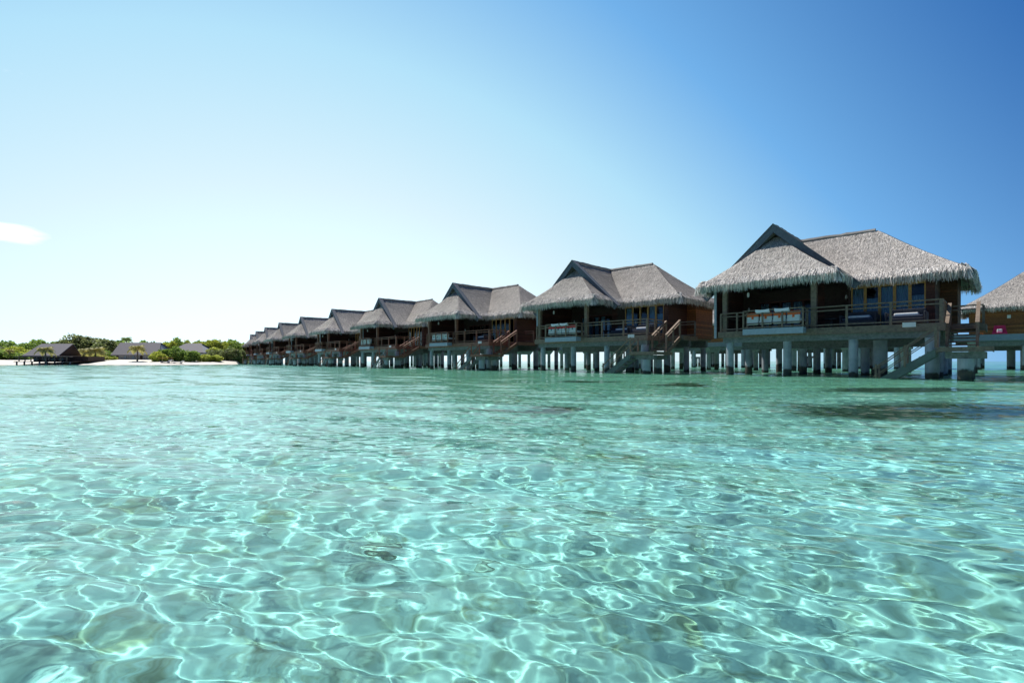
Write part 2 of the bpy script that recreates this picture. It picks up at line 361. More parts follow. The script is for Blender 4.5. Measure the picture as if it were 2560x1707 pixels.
# ------------------------------------------------------------------ villa
E0, RT, DK = 4.74, 7.58, 2.2
rng = np.random.RandomState(5)
class Roof:
    """slopes of thatch: solid sheets with loose strands lying on them"""
    def __init__(s): s.mb = MB(); s.tone = []
    def slope(s, A, B, C, D, dens=230, thick=.16):
        A, B, C, D = (np.array(q, float) for q in (A, B, C, D))
        n = np.cross(B-A, D-A); n /= np.linalg.norm(n)
        if n[2] < 0: n = -n
        nu, nv = 26, 16
        k = len(s.mb.v)
        for j in range(nv+1):
            for i in range(nu+1):
                a, b = i/nu, j/nv
                P = (A*(1-a)+B*a)*(1-b)+(D*(1-a)+C*a)*b
                edge = min(1, 6*min(a, 1-a, b, 1-b) if 0 < i < nu and 0 < j < nv else 0)
                P = P + n*edge*(rng.rand()-.5)*.05
                P[2] -= .10*math.sin(math.pi*b)*(1 if edge else 1)
                s.mb.v.append(tuple(P))
        for j in range(nv):
            for i in range(nu):
                q = k+j*(nu+1)+i; s.mb.f.append((q, q+1, q+nu+2, q+nu+1)); s.tone.append(.25+rng.rand()*.12)
        A2, B2, C2, D2 = (q-n*thick for q in (A, B, C, D))
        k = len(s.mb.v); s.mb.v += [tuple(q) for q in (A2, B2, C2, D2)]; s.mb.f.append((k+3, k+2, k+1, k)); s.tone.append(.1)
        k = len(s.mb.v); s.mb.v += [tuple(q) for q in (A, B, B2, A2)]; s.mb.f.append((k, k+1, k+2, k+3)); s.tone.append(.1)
        la, lb = np.linalg.norm(B-A), np.linalg.norm(C-D); h = np.linalg.norm((C+D)/2-(A+B)/2)
        cnt = int(dens*h*(la+lb)/2)
        b = rng.rand(cnt*3); keep = rng.rand(cnt*3) < (la*(1-b)+lb*b)/max(la, lb); b = b[keep][:cnt]; cnt = len(b); a = rng.rand(cnt)
        a, b = a[:, None], b[:, None]
        P = (A*(1-a)+B*a)*(1-b)+(D*(1-a)+C*a)*b
        P[:, 2] -= .10*np.sin(math.pi*b[:, 0])
        down = np.array([0, 0, -1.])-n*(-n[2]); down /= np.linalg.norm(down); side = np.cross(n, down)
        # courses: strands start from about every 0.3 m up the slope
        fc = (b*h/.42+.15*np.sin(a*la*1.3)) % 1.0; lift = np.where(fc < .22, .03, .012)
        yaw = rng.normal(0, .16, (cnt, 1)); ln = .12+.22*rng.rand(cnt, 1)+(fc < .22)*.05
        Dv = (down*np.cos(yaw)+side*np.sin(yaw))*ln + n*(lift*.7+.022*rng.rand(cnt, 1))
        Wv = side*(.007+.012*rng.rand(cnt, 1))
        s.mb.blades(P+n*.015, Dv, Wv, .01)
        tt = np.repeat(.10+.75*rng.rand(cnt)**1.2, 2); s.tone += list(tt)
H = .10
def make_roof(parent, simple=False):
    rf = Roof(); d = 800
    rf.slope((-3.05,7.6,E0),(-3.05,-.05,E0),(0,-.05,RT),(0,4.4,RT), d)        # left
    rf.slope((3.1,-.05,E0),(3.1,1.2,E0),(0,4.4,RT),(0,-.05,RT), d)            # wing, right of the gable
    rf.slope((3.1,1.2,E0),(7.2,1.2,E0),(3.65,4.4,RT),(0,4.4,RT), d)           # main front
    rf.slope((7.2,1.2,E0),(7.2,7.6,E0),(3.65,4.4,RT),(3.65,4.4,RT), d)        # right hip
    rf.slope((7.2,7.6,E0),(-3.05,7.6,E0),(0,4.4,RT),(3.65,4.4,RT), 200)       # back
    ht = RT-.46
    rf.slope((-3.05,-2.05,E0-.02),(3.1,-2.05,E0-.02),(.12,.25,ht),(-.12,.25,ht), 800)   # front hip under the gable
    rf.slope((3.1,-2.05,E0-.02),(3.1,.2,E0-.02),(.12,.26,ht),(.12,.25,ht), d)
    rf.slope((-3.05,.2,E0-.02),(-3.05,-2.05,E0-.02),(-.12,.25,ht),(-.12,.26,ht), d)
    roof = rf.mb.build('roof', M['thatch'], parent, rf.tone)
    # fringe
    fb = MB(); tone = []
    edges = [((-3.05,-2.05),(3.1,-2.05),(0,-1),1),((3.1,-2.05),(3.1,1.2),(1,0),1),((3.1,1.2),(7.2,1.2),(0,-1),1),
             ((7.2,1.2),(7.2,7.6),(1,0),1),((7.2,7.6),(-3.05,7.6),(0,1),.5),((-3.05,7.6),(-3.05,-2.05),(-1,0),.8)]
    for (a, b, out, den) in edges:
        a = np.array([*a, E0]); b = np.array([*b, E0]); out = np.array([*out, 0.]); L_ = np.linalg.norm(b-a); al = (b-a)/L_
        # solid core of the fringe
        k = len(fb.v)
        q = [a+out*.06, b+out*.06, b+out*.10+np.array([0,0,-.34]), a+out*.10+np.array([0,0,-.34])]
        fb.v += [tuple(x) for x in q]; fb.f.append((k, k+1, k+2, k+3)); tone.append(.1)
        for lay, (r0, o0, l0, dn) in enumerate(((-.28, .02, .50, 150), (-.12, .05, .48, 160), (0, .06, .42, 160), (.02, .02, .47, 90))):
            n = int(L_*dn*den); s_ = rng.rand(n, 1)*L_
            # clumps
            cl_ = .5+.5*np.sin(s_*17+lay*2+3*np.sin(s_*5.3)); ph = .5+.5*np.sin(s_*3.1+lay)
            P = a+al*s_ + out*(o0+r0*.72) + np.array([0,0,1.])*(-r0*.66) + rng.normal(0, .012, (n, 3))
            ln = l0*(.66+.35*cl_+.22*ph+.60*rng.rand(n, 1)**2.5)
            lean = .50+.45*rng.rand(n, 1)*(1 if lay < 3 else .2)
            Dv = out*lean*ln*.8 + al*rng.normal(0, .16, (n, 1))*ln - np.array([0,0,1.])*ln*.60
            wv = al*(.009+.017*rng.rand(n, 1)) + out*rng.normal(0, .012, (n, 1))
            fb.blades(P, Dv, wv, .0); 
            # curl the tips down
            vv = np.array(fb.v[-6*n:]).reshape(n, 6, 3); vv[:, 4:, :] -= out*(lean*ln*.42)[:, None, :]; vv[:, 4:, 2] -= (ln*.22)
            fb.v[-6*n:] = list(map(tuple, vv.reshape(-1, 3)))
            tone += list(np.repeat(np.clip(-.05+.95*rng.rand(n)+.15*cl_[:, 0], 0, 1), 2))
    # corner tufts
    for (cx, cy) in ((-3.05,-2.05),(3.1,-2.05),(7.2,1.2),(7.2,7.6),(-3.05,7.6)):
        n = 130; mx_, my_ = (cx-2), (cy-2.6); base = math.atan2(my_, mx_)
        sx_, sy_ = (1 if cx > 0 else -1), (1 if cy > 3 else -1)
        an = rng.rand(n, 1)*math.pi/2; o_ = np.concatenate([sx_*np.cos(an), sy_*np.sin(an), 0*an], 1)
        al_ = np.concatenate([-o_[:, 1:2], o_[:, 0:1], 0*an], 1)
        ln = .5+.35*rng.rand(n, 1); P = np.array([cx, cy, E0])+o_*.04-o_*rng.rand(n, 1)*.2+np.array([0, 0, .12])*rng.rand(n, 1)
        fb.blades(P, o_*ln*.35+al_*rng.normal(0, .1, (n, 1))-np.array([0, 0, 1.])*ln*.7, al_*(.025+.03*rng.rand(n, 1)), .05)
        tone += list(np.repeat(.25+.55*rng.rand(n), 2))
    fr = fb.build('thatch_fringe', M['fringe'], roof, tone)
    # ridge rolls
    rc = MB()
    for a, b in (((0,-.1,RT+.02),(0,4.4,RT+.02)),((-.05,4.4,RT+.02),(3.55,4.4,RT-.02))):
        n = 14; pts = [np.array(a)*(1-i/n)+np.array(b)*i/n+np.array([0,0,.03*rng.rand()]) for i in range(n+1)]
        rc.tube(pts, [.11+.03*rng.rand() for _ in pts], 7)
    rc.build('ridge_roll', M['thatch'], roof, [.25]*len(rc.f))
    # barge boards along the gable
    for sgn in (-1, 1):
        bb = MB(); e = np.array([sgn*3.62, 0, RT+.06-3.62*.945]); ap = np.array([0, 0, RT+.06])
        d_ = (e-ap)/np.linalg.norm(e-ap); nrm = np.array([-d_[2]*sgn, 0, d_[0]*sgn]); 
        if nrm[2] < 0: nrm = -nrm
        prof = [ap+nrm*.05*0+np.array([0,0,.06]), e+nrm*.06, e-nrm*.26, ap+np.array([0,0,-.36])]
        bb.prism([q+np.array([0, -.30, 0]) for q in prof], (0, .09, 0))
        bb.build('barge_board', M['slate'], roof)
        cp = MB(); prof = [ap+np.array([0,0,.10]), e+nrm*.10, e+nrm*.061, ap+np.array([0,0,.061])]
        cp.prism([q+np.array([0, -.34, 0]) for q in prof], (0, .42, 0)); cp.build('verge_cap', M['slate'], roof)
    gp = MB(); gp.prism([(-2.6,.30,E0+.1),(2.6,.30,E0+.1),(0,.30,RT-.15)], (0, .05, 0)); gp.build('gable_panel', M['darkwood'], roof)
    return roof

def rail_run(mb, p, q, z0, h=.95, posts=True, step=1.3, first=True, last=True, bottom=True):
    """rails between two plan points, level"""
    p = np.array([*p, 0.]); q = np.array([*q, 0.]); L_ = np.linalg.norm(q-p)
    for zz, hh, ww in ((h, .05, .11), (h-.17, .05, .045)) + (((.13, .06, .045),) if bottom else ()):
        mb.bar(p+(0, 0, z0+zz), q+(0, 0, z0+zz), ww, hh)
def rail_posts(parent, pts, z0, h=.93, wd=.085):
    for (x, y) in pts:
        MB().box((x-wd/2, y-wd/2, z0-.0), (x+wd/2, y+wd/2, z0+h)).build('railing_post', M['wood'], parent)

def make_villa():
    root = empty('thatched_villa')
    make_roof(root)
    # ---- floor
    d = MB(); d.box((-2.15,-1.66,DK-.10),(6.6,7.1,DK)); d.box((6.604,.45,DK-.10),(7.75,2.25,DK)); d.build('deck', M['wood'], root)
    f = MB(); f.box((-2.22,-1.74,DK-.30),(6.66,-1.664,DK+.012)); f.build('fascia', M['wood'], root)
    f = MB(); f.box((6.604,-1.66,DK-.30),(6.66,.45,DK+.012)); f.box((6.66,.38,DK-.26),(7.8,.446,DK+.008)); f.box((7.754,.45,DK-.26),(7.8,2.25,DK+.008)); f.build('fascia', M['wood'], root)
    f = MB(); f.box((-2.22,-1.66,DK-.30),(-2.154,7.1,DK+.012)); f.build('fascia', M['wood'], root)
    for v, z0, z1 in ((-1.35, DK-.56, DK-.104), (1.3, DK-.86, DK-.104), (4.0, DK-.56, DK-.104), (6.6, DK-.56, DK-.104)):
        b = MB(); b.box((-2.05, v-.17, z0), (6.5, v+.17, z1)); b.build('beam', M['beam'], root)
    for v, zt in ((-1.35, DK-.56), (1.3, DK-.86), (4.0, DK-.56), (6.6, DK-.56)):
        for u in (-1.75, .95, 3.6, 6.25):
            MB().tube([(u, v, -1.5), (u, v, zt)], .23 if (u > 6 and v < 0) else .18, 20).build('pillar', M['concrete'], root, smooth=False)
    MB().tube([(4.35, .1, -1.5), (4.35, .1, DK-.56)], .27, 20).build('pillar', M['concrete'], root)
    # ---- walls
    def wall(a, b, mat='plank', z0=DK, z1=4.9, name='wall'):
        MB().box((a[0], a[1], z0), (b[0], b[1], z1)).build(name, M[mat], root)
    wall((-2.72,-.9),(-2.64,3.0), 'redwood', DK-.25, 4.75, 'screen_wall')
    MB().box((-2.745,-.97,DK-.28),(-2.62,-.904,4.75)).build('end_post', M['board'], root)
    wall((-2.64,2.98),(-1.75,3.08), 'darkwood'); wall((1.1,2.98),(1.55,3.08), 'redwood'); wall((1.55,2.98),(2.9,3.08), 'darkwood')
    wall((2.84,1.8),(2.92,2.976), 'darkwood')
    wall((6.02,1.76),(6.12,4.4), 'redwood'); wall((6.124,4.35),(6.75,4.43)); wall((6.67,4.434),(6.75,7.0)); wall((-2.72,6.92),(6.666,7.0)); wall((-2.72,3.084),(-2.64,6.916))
    wall((5.8,1.76),(6.016,1.84), 'redwood')
    # glazed doors
    def doors(x0, x1, y, n, name='glass_door', ztop=4.35, lin='ochre', frm='ochre'):
        wd = (x1-x0)/n
        for i in range(n):
            a = x0+i*wd; b = a+wd
            fr = MB(); fw = .06
            fr.box((a, y, DK+.01), (a+fw, y+.06, ztop)); fr.box((b-fw, y, DK+.01), (b-.004, y+.06, ztop))
            fr.box((a+fw, y, DK+.01), (b-fw, y+.06, DK+.13)); fr.box((a+fw, y, ztop-.08), (b-fw, y+.06, ztop))
            o = fr.build(name, M[frm], root)
            MB().box((a+fw, y+.025, DK+.13), (b-fw, y+.035, ztop-.08)).build('pane', M['glass'], o)
            cu = MB(); nn = 16; top = ztop-.1-(.5 if i % 3 == 1 else 0.0)
            for k in range(nn):
                xa, xb = a+fw+(wd-2*fw)*k/nn, a+fw+(wd-2*fw)*(k+1)/nn
                ya, yb = y+.14+.02*math.sin(k*1.5), y+.14+.02*math.sin((k+1)*1.5)
                cu.poly([(xa, ya, DK+.08), (xb, yb, DK+.08), (xb, yb, top), (xa, ya, top)])
            cu.build('curtain', M['curtain'], o)
        MB().box((x0, y-.01, ztop+.004), (x1, y+.07, 4.7)).build('lintel', M[lin], root)
    doors(2.95, 5.8, 1.78, 5); doors(-1.75, 1.1, 3.0, 5, ztop=4.1, lin='darkwood', frm='redwood')
    # posts under the wing
    for u in (-1.95, 2.1):
        MB().box((u-.11,-1.56,DK+.004),(u+.11,-1.34,4.72)).build('post', M['wood'], root)
    b = MB(); b.box((-2.7,-1.52,4.45),(3.0,-1.38,4.62)); b.build('eaves_beam', M['darkwood'], root)
    b = MB(); b.box((2.95,-1.3,4.50),(3.05,1.7,4.66)); b.box((3.06,1.45,4.50),(6.9,1.55,4.66)); b.build('eaves_beam', M['darkwood'], root)
    # wall lamps
    for (x, y, z) in ((-.9, -1.2, 3.95), (2.55, 2.9, 3.9), (-2.3, 2.9, 3.6)):
        MB().tube([(x, y, z), (x, y, z+.06), (x, y, z+.2), (x, y, z+.26)], [.02, .055, .055, .02], 10).build('wall_lamp', M['lampglass'], root)
    # ---- railing
    def rail(p, q, **k):
        mb = MB(); rail_run(mb, p, q, DK, **k); mb.build('railing', M['wood'], root)
    yf = -1.60
    rail((-2.12, yf), (-.80, yf)); rail((1.85, yf), (6.55, yf)); rail((6.55, yf+.06), (6.55, .25)); rail((6.68, 2.18), (7.68, 2.18)); rail((-2.12, yf+.05), (-2.12, 1.0))
    rail_posts(root, [(-2.12, yf), (-1.3, yf), (3.4, yf), (4.95, yf), (6.55, .3), (6.55, -.7), (7.68, 2.18)], DK+.004)
    rail_posts(root, [(6.55, yf)], DK+.004, .97, .12)
    # ---- daybed bay pushed out past the rail
    b = MB(); b.box((-.80,-2.25,DK-.22),(1.85,-2.19,DK+.06)); b.box((-.80,-2.186,DK-.20),(-.75,-1.745,DK+.06)); b.box((1.80,-2.186,DK-.20),(1.85,-1.745,DK+.06)); b.box((-.745,-2.186,DK-.06),(1.795,-1.745,DK-.0)); b.build('bay_board', M['board'], root)
    rail((-.78, -2.18), (1.83, -2.18)); rail((-.78, -2.15), (-.78, -1.64)); rail((1.83, -2.15), (1.83, -1.64))
    rail_posts(root, [(-.78, -2.19), (.10, -2.19), (.97, -2.19), (1.83, -2.19)], DK+.064, .86, .07)
    rail_posts(root, [(-.80, -1.60), (1.85, -1.60)], DK+.004, .95, .10)
    b = MB(); b.box((-.68,-2.10,DK+.30),(1.74,-1.15,DK+.36)); 
    for x in (-.66, .5, 1.66): b.box((x, -1.2, DK), (x+.06, -1.14, DK+.296))
    b.build('bench', M['wood'], root)
    # white number board
    MB().box((5.35,-1.765,DK-.12),(5.78,-1.744,DK+.07)).build('sign_plate', M['sign'], root)
    # ---- stair down to the landing
    st = empty('stair', (0, 0, 0)); st.parent = root
    n = 6; z_l = 1.2; y0, y1 = .38, -1.42
    for i in range(n):
        yy = y0+(y1-y0)*(i+.5)/n; zz = DK-(DK-z_l)*(i+1)/(n+1)
        MB().box((6.74, yy-.15, zz-.045), (7.52, yy+.15, zz)).build('tread', M['wood'], st)
    for x in (6.69, 7.57):
        MB().bar((x, y0, DK-.16), (x, y1, z_l-.12), .06, .24).build('stringer', M['wood'], st)
        h = MB()
        h.bar((x, y0, DK+.93), (x, y1+.1, z_l+.98), .12, .05); h.bar((x, y0, DK+.74), (x, y1+.1, z_l+.79), .045, .05)
        h.build('handrail', M['wood'], st)
        for yy in (y0, (y0+y1)/2+.05, y1+.14):
            zz = DK+(z_l-DK)*(y0-yy)/(y0-y1)
            MB().box((x-.045, yy-.045, zz-.1), (x+.045, yy+.045, zz+.90)).build('stair_post', M['wood'], st)
    # ---- landing
    l = MB(); l.box((6.57,-3.45,z_l-.05),(8.0,-1.45,z_l)); l.box((6.53,-3.50,z_l-.17),(8.04,-3.454,z_l+.004)); l.box((6.53,-3.45,z_l-.17),(6.566,-1.45,z_l+.004)); l.box((8.004,-3.45,z_l-.17),(8.04,-1.45,z_l+.004))
    l.build('landing', M['wood'], root)
    b = MB(); b.box((6.75,-3.15,z_l-.42),(7.85,-2.85,z_l-.175)); b.box((6.75,-1.9,z_l-.42),(7.85,-1.6,z_l-.175)); b.build('beam', M['beam'], root)
    for (x, y) in ((7.3, -3.0), (7.3, -1.75)):
        MB().tube([(x, y, -1.5), (x, y, z_l-.42)], .23, 18).build('pillar', M['concrete'], root)
    # ---- ladder stair into the water
    sw = empty('water_stair', (0, 0, 0)); sw.parent = root
    xa, xb, zb = 6.5, 4.7, -.25
    for y in (-3.35, -2.55):
        prof = [(xa, y, z_l-.04), (xa, y, z_l-.34), (xb+.25, y, zb-.05), (xb, y, zb-.05), (xb, y, zb+.18)]
        MB().prism(prof, (0, .06, 0)).build('stringer', M['stair_grey'], sw)
        h = MB(); h.bar((xa+.02, y, z_l+.80), (xb-.1, y, zb+.62), .05, .04); h.bar((xa+.02, y, z_l+.45), (xb-.1, y, zb+.30), .03, .03); h.build('handrail', M['wood'], sw)
        for k in (0.0, .5, 1.0):
            x = xa+(xb-xa)*k; zz = z_l+(zb-z_l)*k
            MB().box((x-.035, y-.04, zz-.02), (x+.035, y+.02, zz+.82)).build('stair_post', M['wood'], sw)
    for i in range(8):
        k = (i+.6)/8; x = xa+(xb-xa)*k; zz = z_l-.05+(zb-z_l)*k
        MB().box((x-.13, -3.28, zz-.04), (x+.13, -2.56, zz)).build('tread', M['stair_grey'], sw)
    # cross planks hanging under the landing
    return root

proto = make_villa()
for o_ in proto.children_recursive:
    if o_.type == 'MESH': o_.color = (.82, .75, .66, 1)
    if o_.name.startswith('wall'): o_.color = (.45, .45, .5, 1)  # nearest villa only: eaves shade put into the plank wall colour
HP = [(13.6,25.0),(4.4,33.9),(-5.1,43.6),(-14.6,54.0),(-24.0,65.2),(-33.2,76.6),(-42.2,88.2),(-51.0,100.4),(-59.8,113.5),(-68.4,127.0)]
LBL = ['nearest and largest thatched villa, with orange banded cushions behind its deck rail',
 'second villa of the row from the near end, brown plank side wall in sun',
 'third villa of the row from the near end, with reddish stair',
 'fourth villa of the row from the near end, just left of the third',
 'fifth villa of the row from the near end, small red stair',
 'sixth villa of the row from the near end, under a small gable',
 'seventh villa of the row from the near end, fourth from the beach',
 'thatched villa third from the beach end of the row',
 'thatched villa second from the beach end of the row',
 'farthest and smallest thatched villa, last of the row beside the beach']
GRP = 'thatched villas standing in a row over the lagoon'
ROT = []
villas = []
for i, (x, y) in enumerate(HP):
    a = HP[max(i-1, 0)]; b = HP[min(i+1, len(HP)-1)]
    ang = math.atan2(a[1]-b[1], a[0]-b[0])
    if i < 2: ang = R(-45.3)
    tint = (1.0, .88, .76, 1) if i == 1 else (1.02, .58, .44, 1)
    if i == 0: o = proto
    else: o = copy_tree(proto, None, tint)
    if i > 0:      # curtains drawn back differently in every villa
        rv = random.Random(40+i)
        for c_ in [c_ for c_ in o.children_recursive if c_.name.startswith('curtain')]:
            if rv.random() < .35: bpy.data.objects.remove(c_)
    o.location = (x, y, 0); o.rotation_euler = (0, 0, ang); tag(o, LBL[i], 'villa', GRP)
    ROT.append(ang); villas.append(o)
def loc2w(i, u, v, z):
    x, y = HP[i]; c, s = math.cos(ROT[i]), math.sin(ROT[i])
    return (x+u*c-v*s, y+u*s+v*c, z)

# villas on the far side of the jetty, turned round
FAR = [((46.5, 39.0), 'thatched villa cut by the right edge of the picture, beyond the jetty'),
       ((37.3, 48.4), 'thatched villa beyond the jetty, hidden behind the nearest villa but for its stilts'),
       ((28.1, 57.4), 'thatched villa beyond the jetty, glimpsed in the gap left of the nearest villa')]
for k, ((x, y), lb) in enumerate(FAR):
    o = copy_tree(proto, None, (1, 1, 1, 1), skip=('stair', 'water_stair', 'landing', 'sign_plate', 'bench', 'bay_board'))
    o.location = (x, y, .25); o.rotation_euler = (0, 0, R(180-45.6)); tag(o, lb, 'villa', 'thatched villas beyond the jetty')
    if k == 0:   # its back wall has an ochre door and an upper porch roof
        MB().box((-.6, 7.01, DK), (1.2, 7.06, 4.3)).build('door', M['ochre'], o)
        MB().box((4.4, 7.004, 3.75), (4.6, 7.08, 4.0)).build('wall_lamp', M['lampglass'], o)
        rf = Roof(); rf.slope((3.0,8.2,E0+1.0),(-3.0,8.2,E0+1.0),(-1.0,5.2,RT+1.0),(1.0,5.2,RT+1.0), 200)
        rf.slope((3.0,3.0,E0+1.0),(3.0,8.2,E0+1.0),(1.0,5.2,RT+1.0),(1.0,5.1,RT+1.0), 200)
        for (aa, bb, oo) in (((3.0,8.2),(-3.0,8.2),(0,1)),((3.0,3.0),(3.0,8.2),(1,0))):
            n = 420; a_ = np.array([*aa, E0+1.0]); b_ = np.array([*bb, E0+1.0]); o_ = np.array([*oo, 0.]); s_ = rng.rand(n, 1); al = (b_-a_)/np.linalg.norm(b_-a_)
            ln = .4+.4*rng.rand(n, 1)
            rf.mb.blades(a_+(b_-a_)*s_-o_*.1*rng.rand(n, 1), o_*ln*.3-np.array([0,0,1.])*ln*.7+al*rng.normal(0, .06, (n, 1)), al*.035*np.ones((n, 1)), .03); rf.tone += list(np.repeat(.3+.5*rng.rand(n), 2))
        rf.mb.build('porch_roof', M['thatch'], o, rf.tone)

# ------------------------------------------------------------------ jetty
jt = empty('jetty', (0, 0, 0), 0, 'long straight concrete jetty on round piers behind the row of villas', 'jetty')
jx, jy = 13.6+.7143*12.3, 25+.7*12.3
jt.location = (jx, jy, 0); jt.rotation_euler = (0, 0, R(-46))
def jpart(mb, name, mat): return mb.build(name, M[mat], jt)
JL0, JL1 = -110, 24
b = MB(); b.box((JL0,-1.3,2.02),(JL1,1.3,2.14)); jpart(b, 'walkway', 'wood')
for y in (-1.36, 1.304):
    b = MB(); b.box((JL0, y, 1.84), (JL1, y+.056, 2.18)); jpart(b, 'edge_beam', 'board')
rr = random.Random(2)
k = 0; x = JL1-1.5
while x > JL0+1 and k < 40:
    hd = MB(); hd.prism([(x-.2,-1.25,2.016),(x-.2,1.25,2.016),(x-.2,1.25,1.8),(x-.2,.85,1.45),(x-.2,-.85,1.45),(x-.2,-1.25,1.8)], (.4, 0, 0)); jpart(hd, 'cross_head', 'concrete')
    for y in (-.75, .75): jpart(MB().tube([(x, y, -1.6), (x, y, 1.452)], .17, 14), 'pier', 'concrete')
    x -= 3.1; k += 1

# ------------------------------------------------------------------ things on the decks
def cushion(name, w, h, tk, band, z_band, parent=None):
    root = empty(name)
    a = MB(); a.box((-w/2, -tk/2, 0), (w/2, tk/2, h*z_band)); a.build('pad', M['pale'], root, bevel=.03)
    b = MB(); b.box((-w/2+.004, -tk/2-.004, h*z_band+.002), (w/2-.004, tk/2+.004, h)); b.build('band', M[band], root, bevel=.02)
    c = MB(); c.box((-.05, -tk/2-.012, h*.45), (.05, -tk/2-.004, h*z_band-.01)); c.build('tie', M['teal' if band != 'orange' else 'orange'], root)
    return root
cprot = {b: None for b in ('orange', 'red', 'white')}
def put(proto_, i, u, v, z, rz=0.0, rx=0.0, label=None, cat=None, group=None, first=False):
    o = proto_ if first else copy_tree(proto_)
    o.location = loc2w(i, u, v, z); o.rotation_euler = (rx, 0, ROT[i]+rz)
    return tag(o, label, cat, group)
POSW = ['leftmost', 'second from the left', 'third from the left', 'rightmost']
for i, band in ((0, 'orange'), (1, 'red'), (2, 'white'), (3, 'white')):
    pr = None
    vn = ('nearest', 'second', 'third', 'fourth')[i]
    for j in range(4):
        fresh = pr is None
        if fresh: pr = cushion('back_cushion', .54, .60, .13, band, .68)
        put(pr, i, -.40+j*.60, -2.02, DK+.26, rx=-.12, first=fresh,
            label=f'{POSW[j]} {"pale" if band == "white" else "pale and "+band} cushion on the {vn} villa bay bench', cat='cushion', group=f'back cushions on the bay bench of the {vn} villa')
    if i < 3:
        mt_ = MB(); mt_.box((-1.18,-.40,0),(1.18,.40,.13)); o = mt_.build('mattress', M['pale'], None, bevel=.03)
        o.location = loc2w(i, .53, -1.58, DK+.362); o.rotation_euler = (0, 0, ROT[i]); tag(o, f'pale flat mattress on the bay bench of the {vn} villa', 'mattress')
def towel_mesh(w):
    b = MB(); n = 12
    pts = []
    for k in range(n+1):
        a = k/n; x = -w/2+w*a; sag = .06*math.sin(a*math.pi)
        pts.append((x, sag))
    for k in range(n):
        (x0, s0), (x1, s1) = pts[k], pts[k+1]
        b.poly([(x0,-.07,-.10-s0*.3),(x1,-.07,-.10-s1*.3),(x1,-.06,.035-s1*.5),(x0,-.06,.035-s0*.5)])
        b.poly([(x0,-.06,.035-s0*.5),(x1,-.06,.035-s1*.5),(x1,.06,.035-s1*.5),(x0,.06,.035-s0*.5)])
        b.poly([(x0,.06,.035-s0*.5),(x1,.06,.035-s1*.5),(x1,.07,-.16),(x0,.07,-.16)])
    return b
tw = towel_mesh(.62).build('towel', M['white']); so_ = tw.modifiers.new('solid', 'SOLIDIFY'); so_.thickness = .02
for j, (i, u) in enumerate(((0, .10), (0, .95), (1, .05), (1, .80))):
    o = put(tw, i, u, -2.18, DK+.955, first=(j == 0), label=f'{"left" if j % 2 == 0 else "right"} white towel hung over the bay rail of the {"nearest" if i == 0 else "second"} villa', cat='towel', group=f'white towels on the bay rail of the {"nearest" if i == 0 else "second"} villa')
def lounge():
    r_ = empty('lounge_chair')
    b = MB(); b.box((-.62,-.42,.12),(.62,.42,.34)); b.build('seat', M['wicker'], r_, bevel=.02)
    b = MB(); b.box((-.62,.44,.12),(.62,.54,.80)); b.build('backrest', M['wicker'], r_, bevel=.02)
    for x in (-.70, .62): MB().box((x, -.42, .10), (x+.08, .54, .62)).build('arm', M['wicker'], r_, bevel=.02)
    for x in (-.64, .58):
        for y in (-.38, .44): MB().box((x, y, 0), (x+.06, y+.06, .12)).build('leg', M['wicker'], r_)
    b = MB(); b.box((-.60,-.40,.342),(.60,.42,.46)); b.build('seat_pad', M['navy'], r_, bevel=.03)
    return r_
lp = lounge(); ft = MB().box((-.42,-.18,0),(.42,.18,.12)).build('folded_towel', M['white'], bevel=.04)
for j, (i, u) in enumerate(((0, 3.6), (0, 5.3), (1, 3.9), (1, 5.4), (2, 3.9))):
    vn = ('nearest', 'second', 'third')[i]; sd = '' if i == 2 else ('left' if j % 2 == 0 else 'right')
    put(lp, i, u, -.1, DK+.004, label=f'{sd+" " if sd else ""}dark wicker lounge chair before the glass doors of the {vn} villa', cat='lounge chair', group='wicker lounge chairs on the decks', first=(j == 0))
    put(ft, i, u, -.05, DK+.47, label=f'white folded towel on the {sd+" " if sd else ""}wicker chair of the {vn} villa', cat='towel', group='folded towels on the wicker chairs', first=(j == 0))
# small side table
for j, (i, u) in enumerate(((0, 2.55), (1, 2.7))):
    if j == 0:
        stb = empty('side_table'); MB().tube([(0,0,.46),(0,0,.50)], .30, 20).build('table_top', M['wicker'], stb); MB().tube([(0,0,0),(0,0,.46)], .05, 10).build('leg', M['wicker'], stb); tp = stb
    put(tp, i, u, -.3, DK+.004, label=f'small dark round side table on the deck of the {"nearest" if i == 0 else "second"} villa', cat='side table', group='side tables on the decks', first=(j == 0))
# things outside the far right villa
def farloc(u, v, z):
    a = R(180-45.6); return (46.5+u*math.cos(a)-v*math.sin(a), 39.0+u*math.sin(a)+v*math.cos(a), z)
fa = R(180-45.6)
d_ = MB(); d_.box((-2.6,7.12,DK+.13),(6.7,8.3,DK+.25))
r_ = empty('garden_chair', farloc(5.0, 7.7, DK+.25), fa, 'magenta chair with a pale cushion outside the villa at the right edge', 'chair')
MB().prism([(-.42,-.3,.35),(.42,-.3,.35),(.3,-.3,1.0),(-.3,-.3,1.0)], (0, .08, 0)).build('backrest', M['magenta'], r_)
MB().box((-.42,-.215,.35),(.42,.35,.43)).build('seat', M['magenta'], r_)
for x in (-.4, .33):
    for y in (-.25, .28): MB().box((x, y, 0), (x+.06, y+.06, .35)).build('leg', M['magenta'], r_)
MB().box((-.15,.1,.43),(.15,.2,.7)).build('pad', M['pale'], r_, bevel=.04)
r_ = empty('stool', farloc(6.1, 7.6, DK+.25), fa, 'small orange stool left of the magenta chair by the far villa', 'stool')
MB().box((-.2,-.2,.40),(.2,.2,.46)).build('seat', M['orange'], r_)
for x in (-.19, .13):
    for y in (-.19, .13): MB().box((x, y, 0), (x+.06, y+.06, .40)).build('leg', M['orange'], r_)

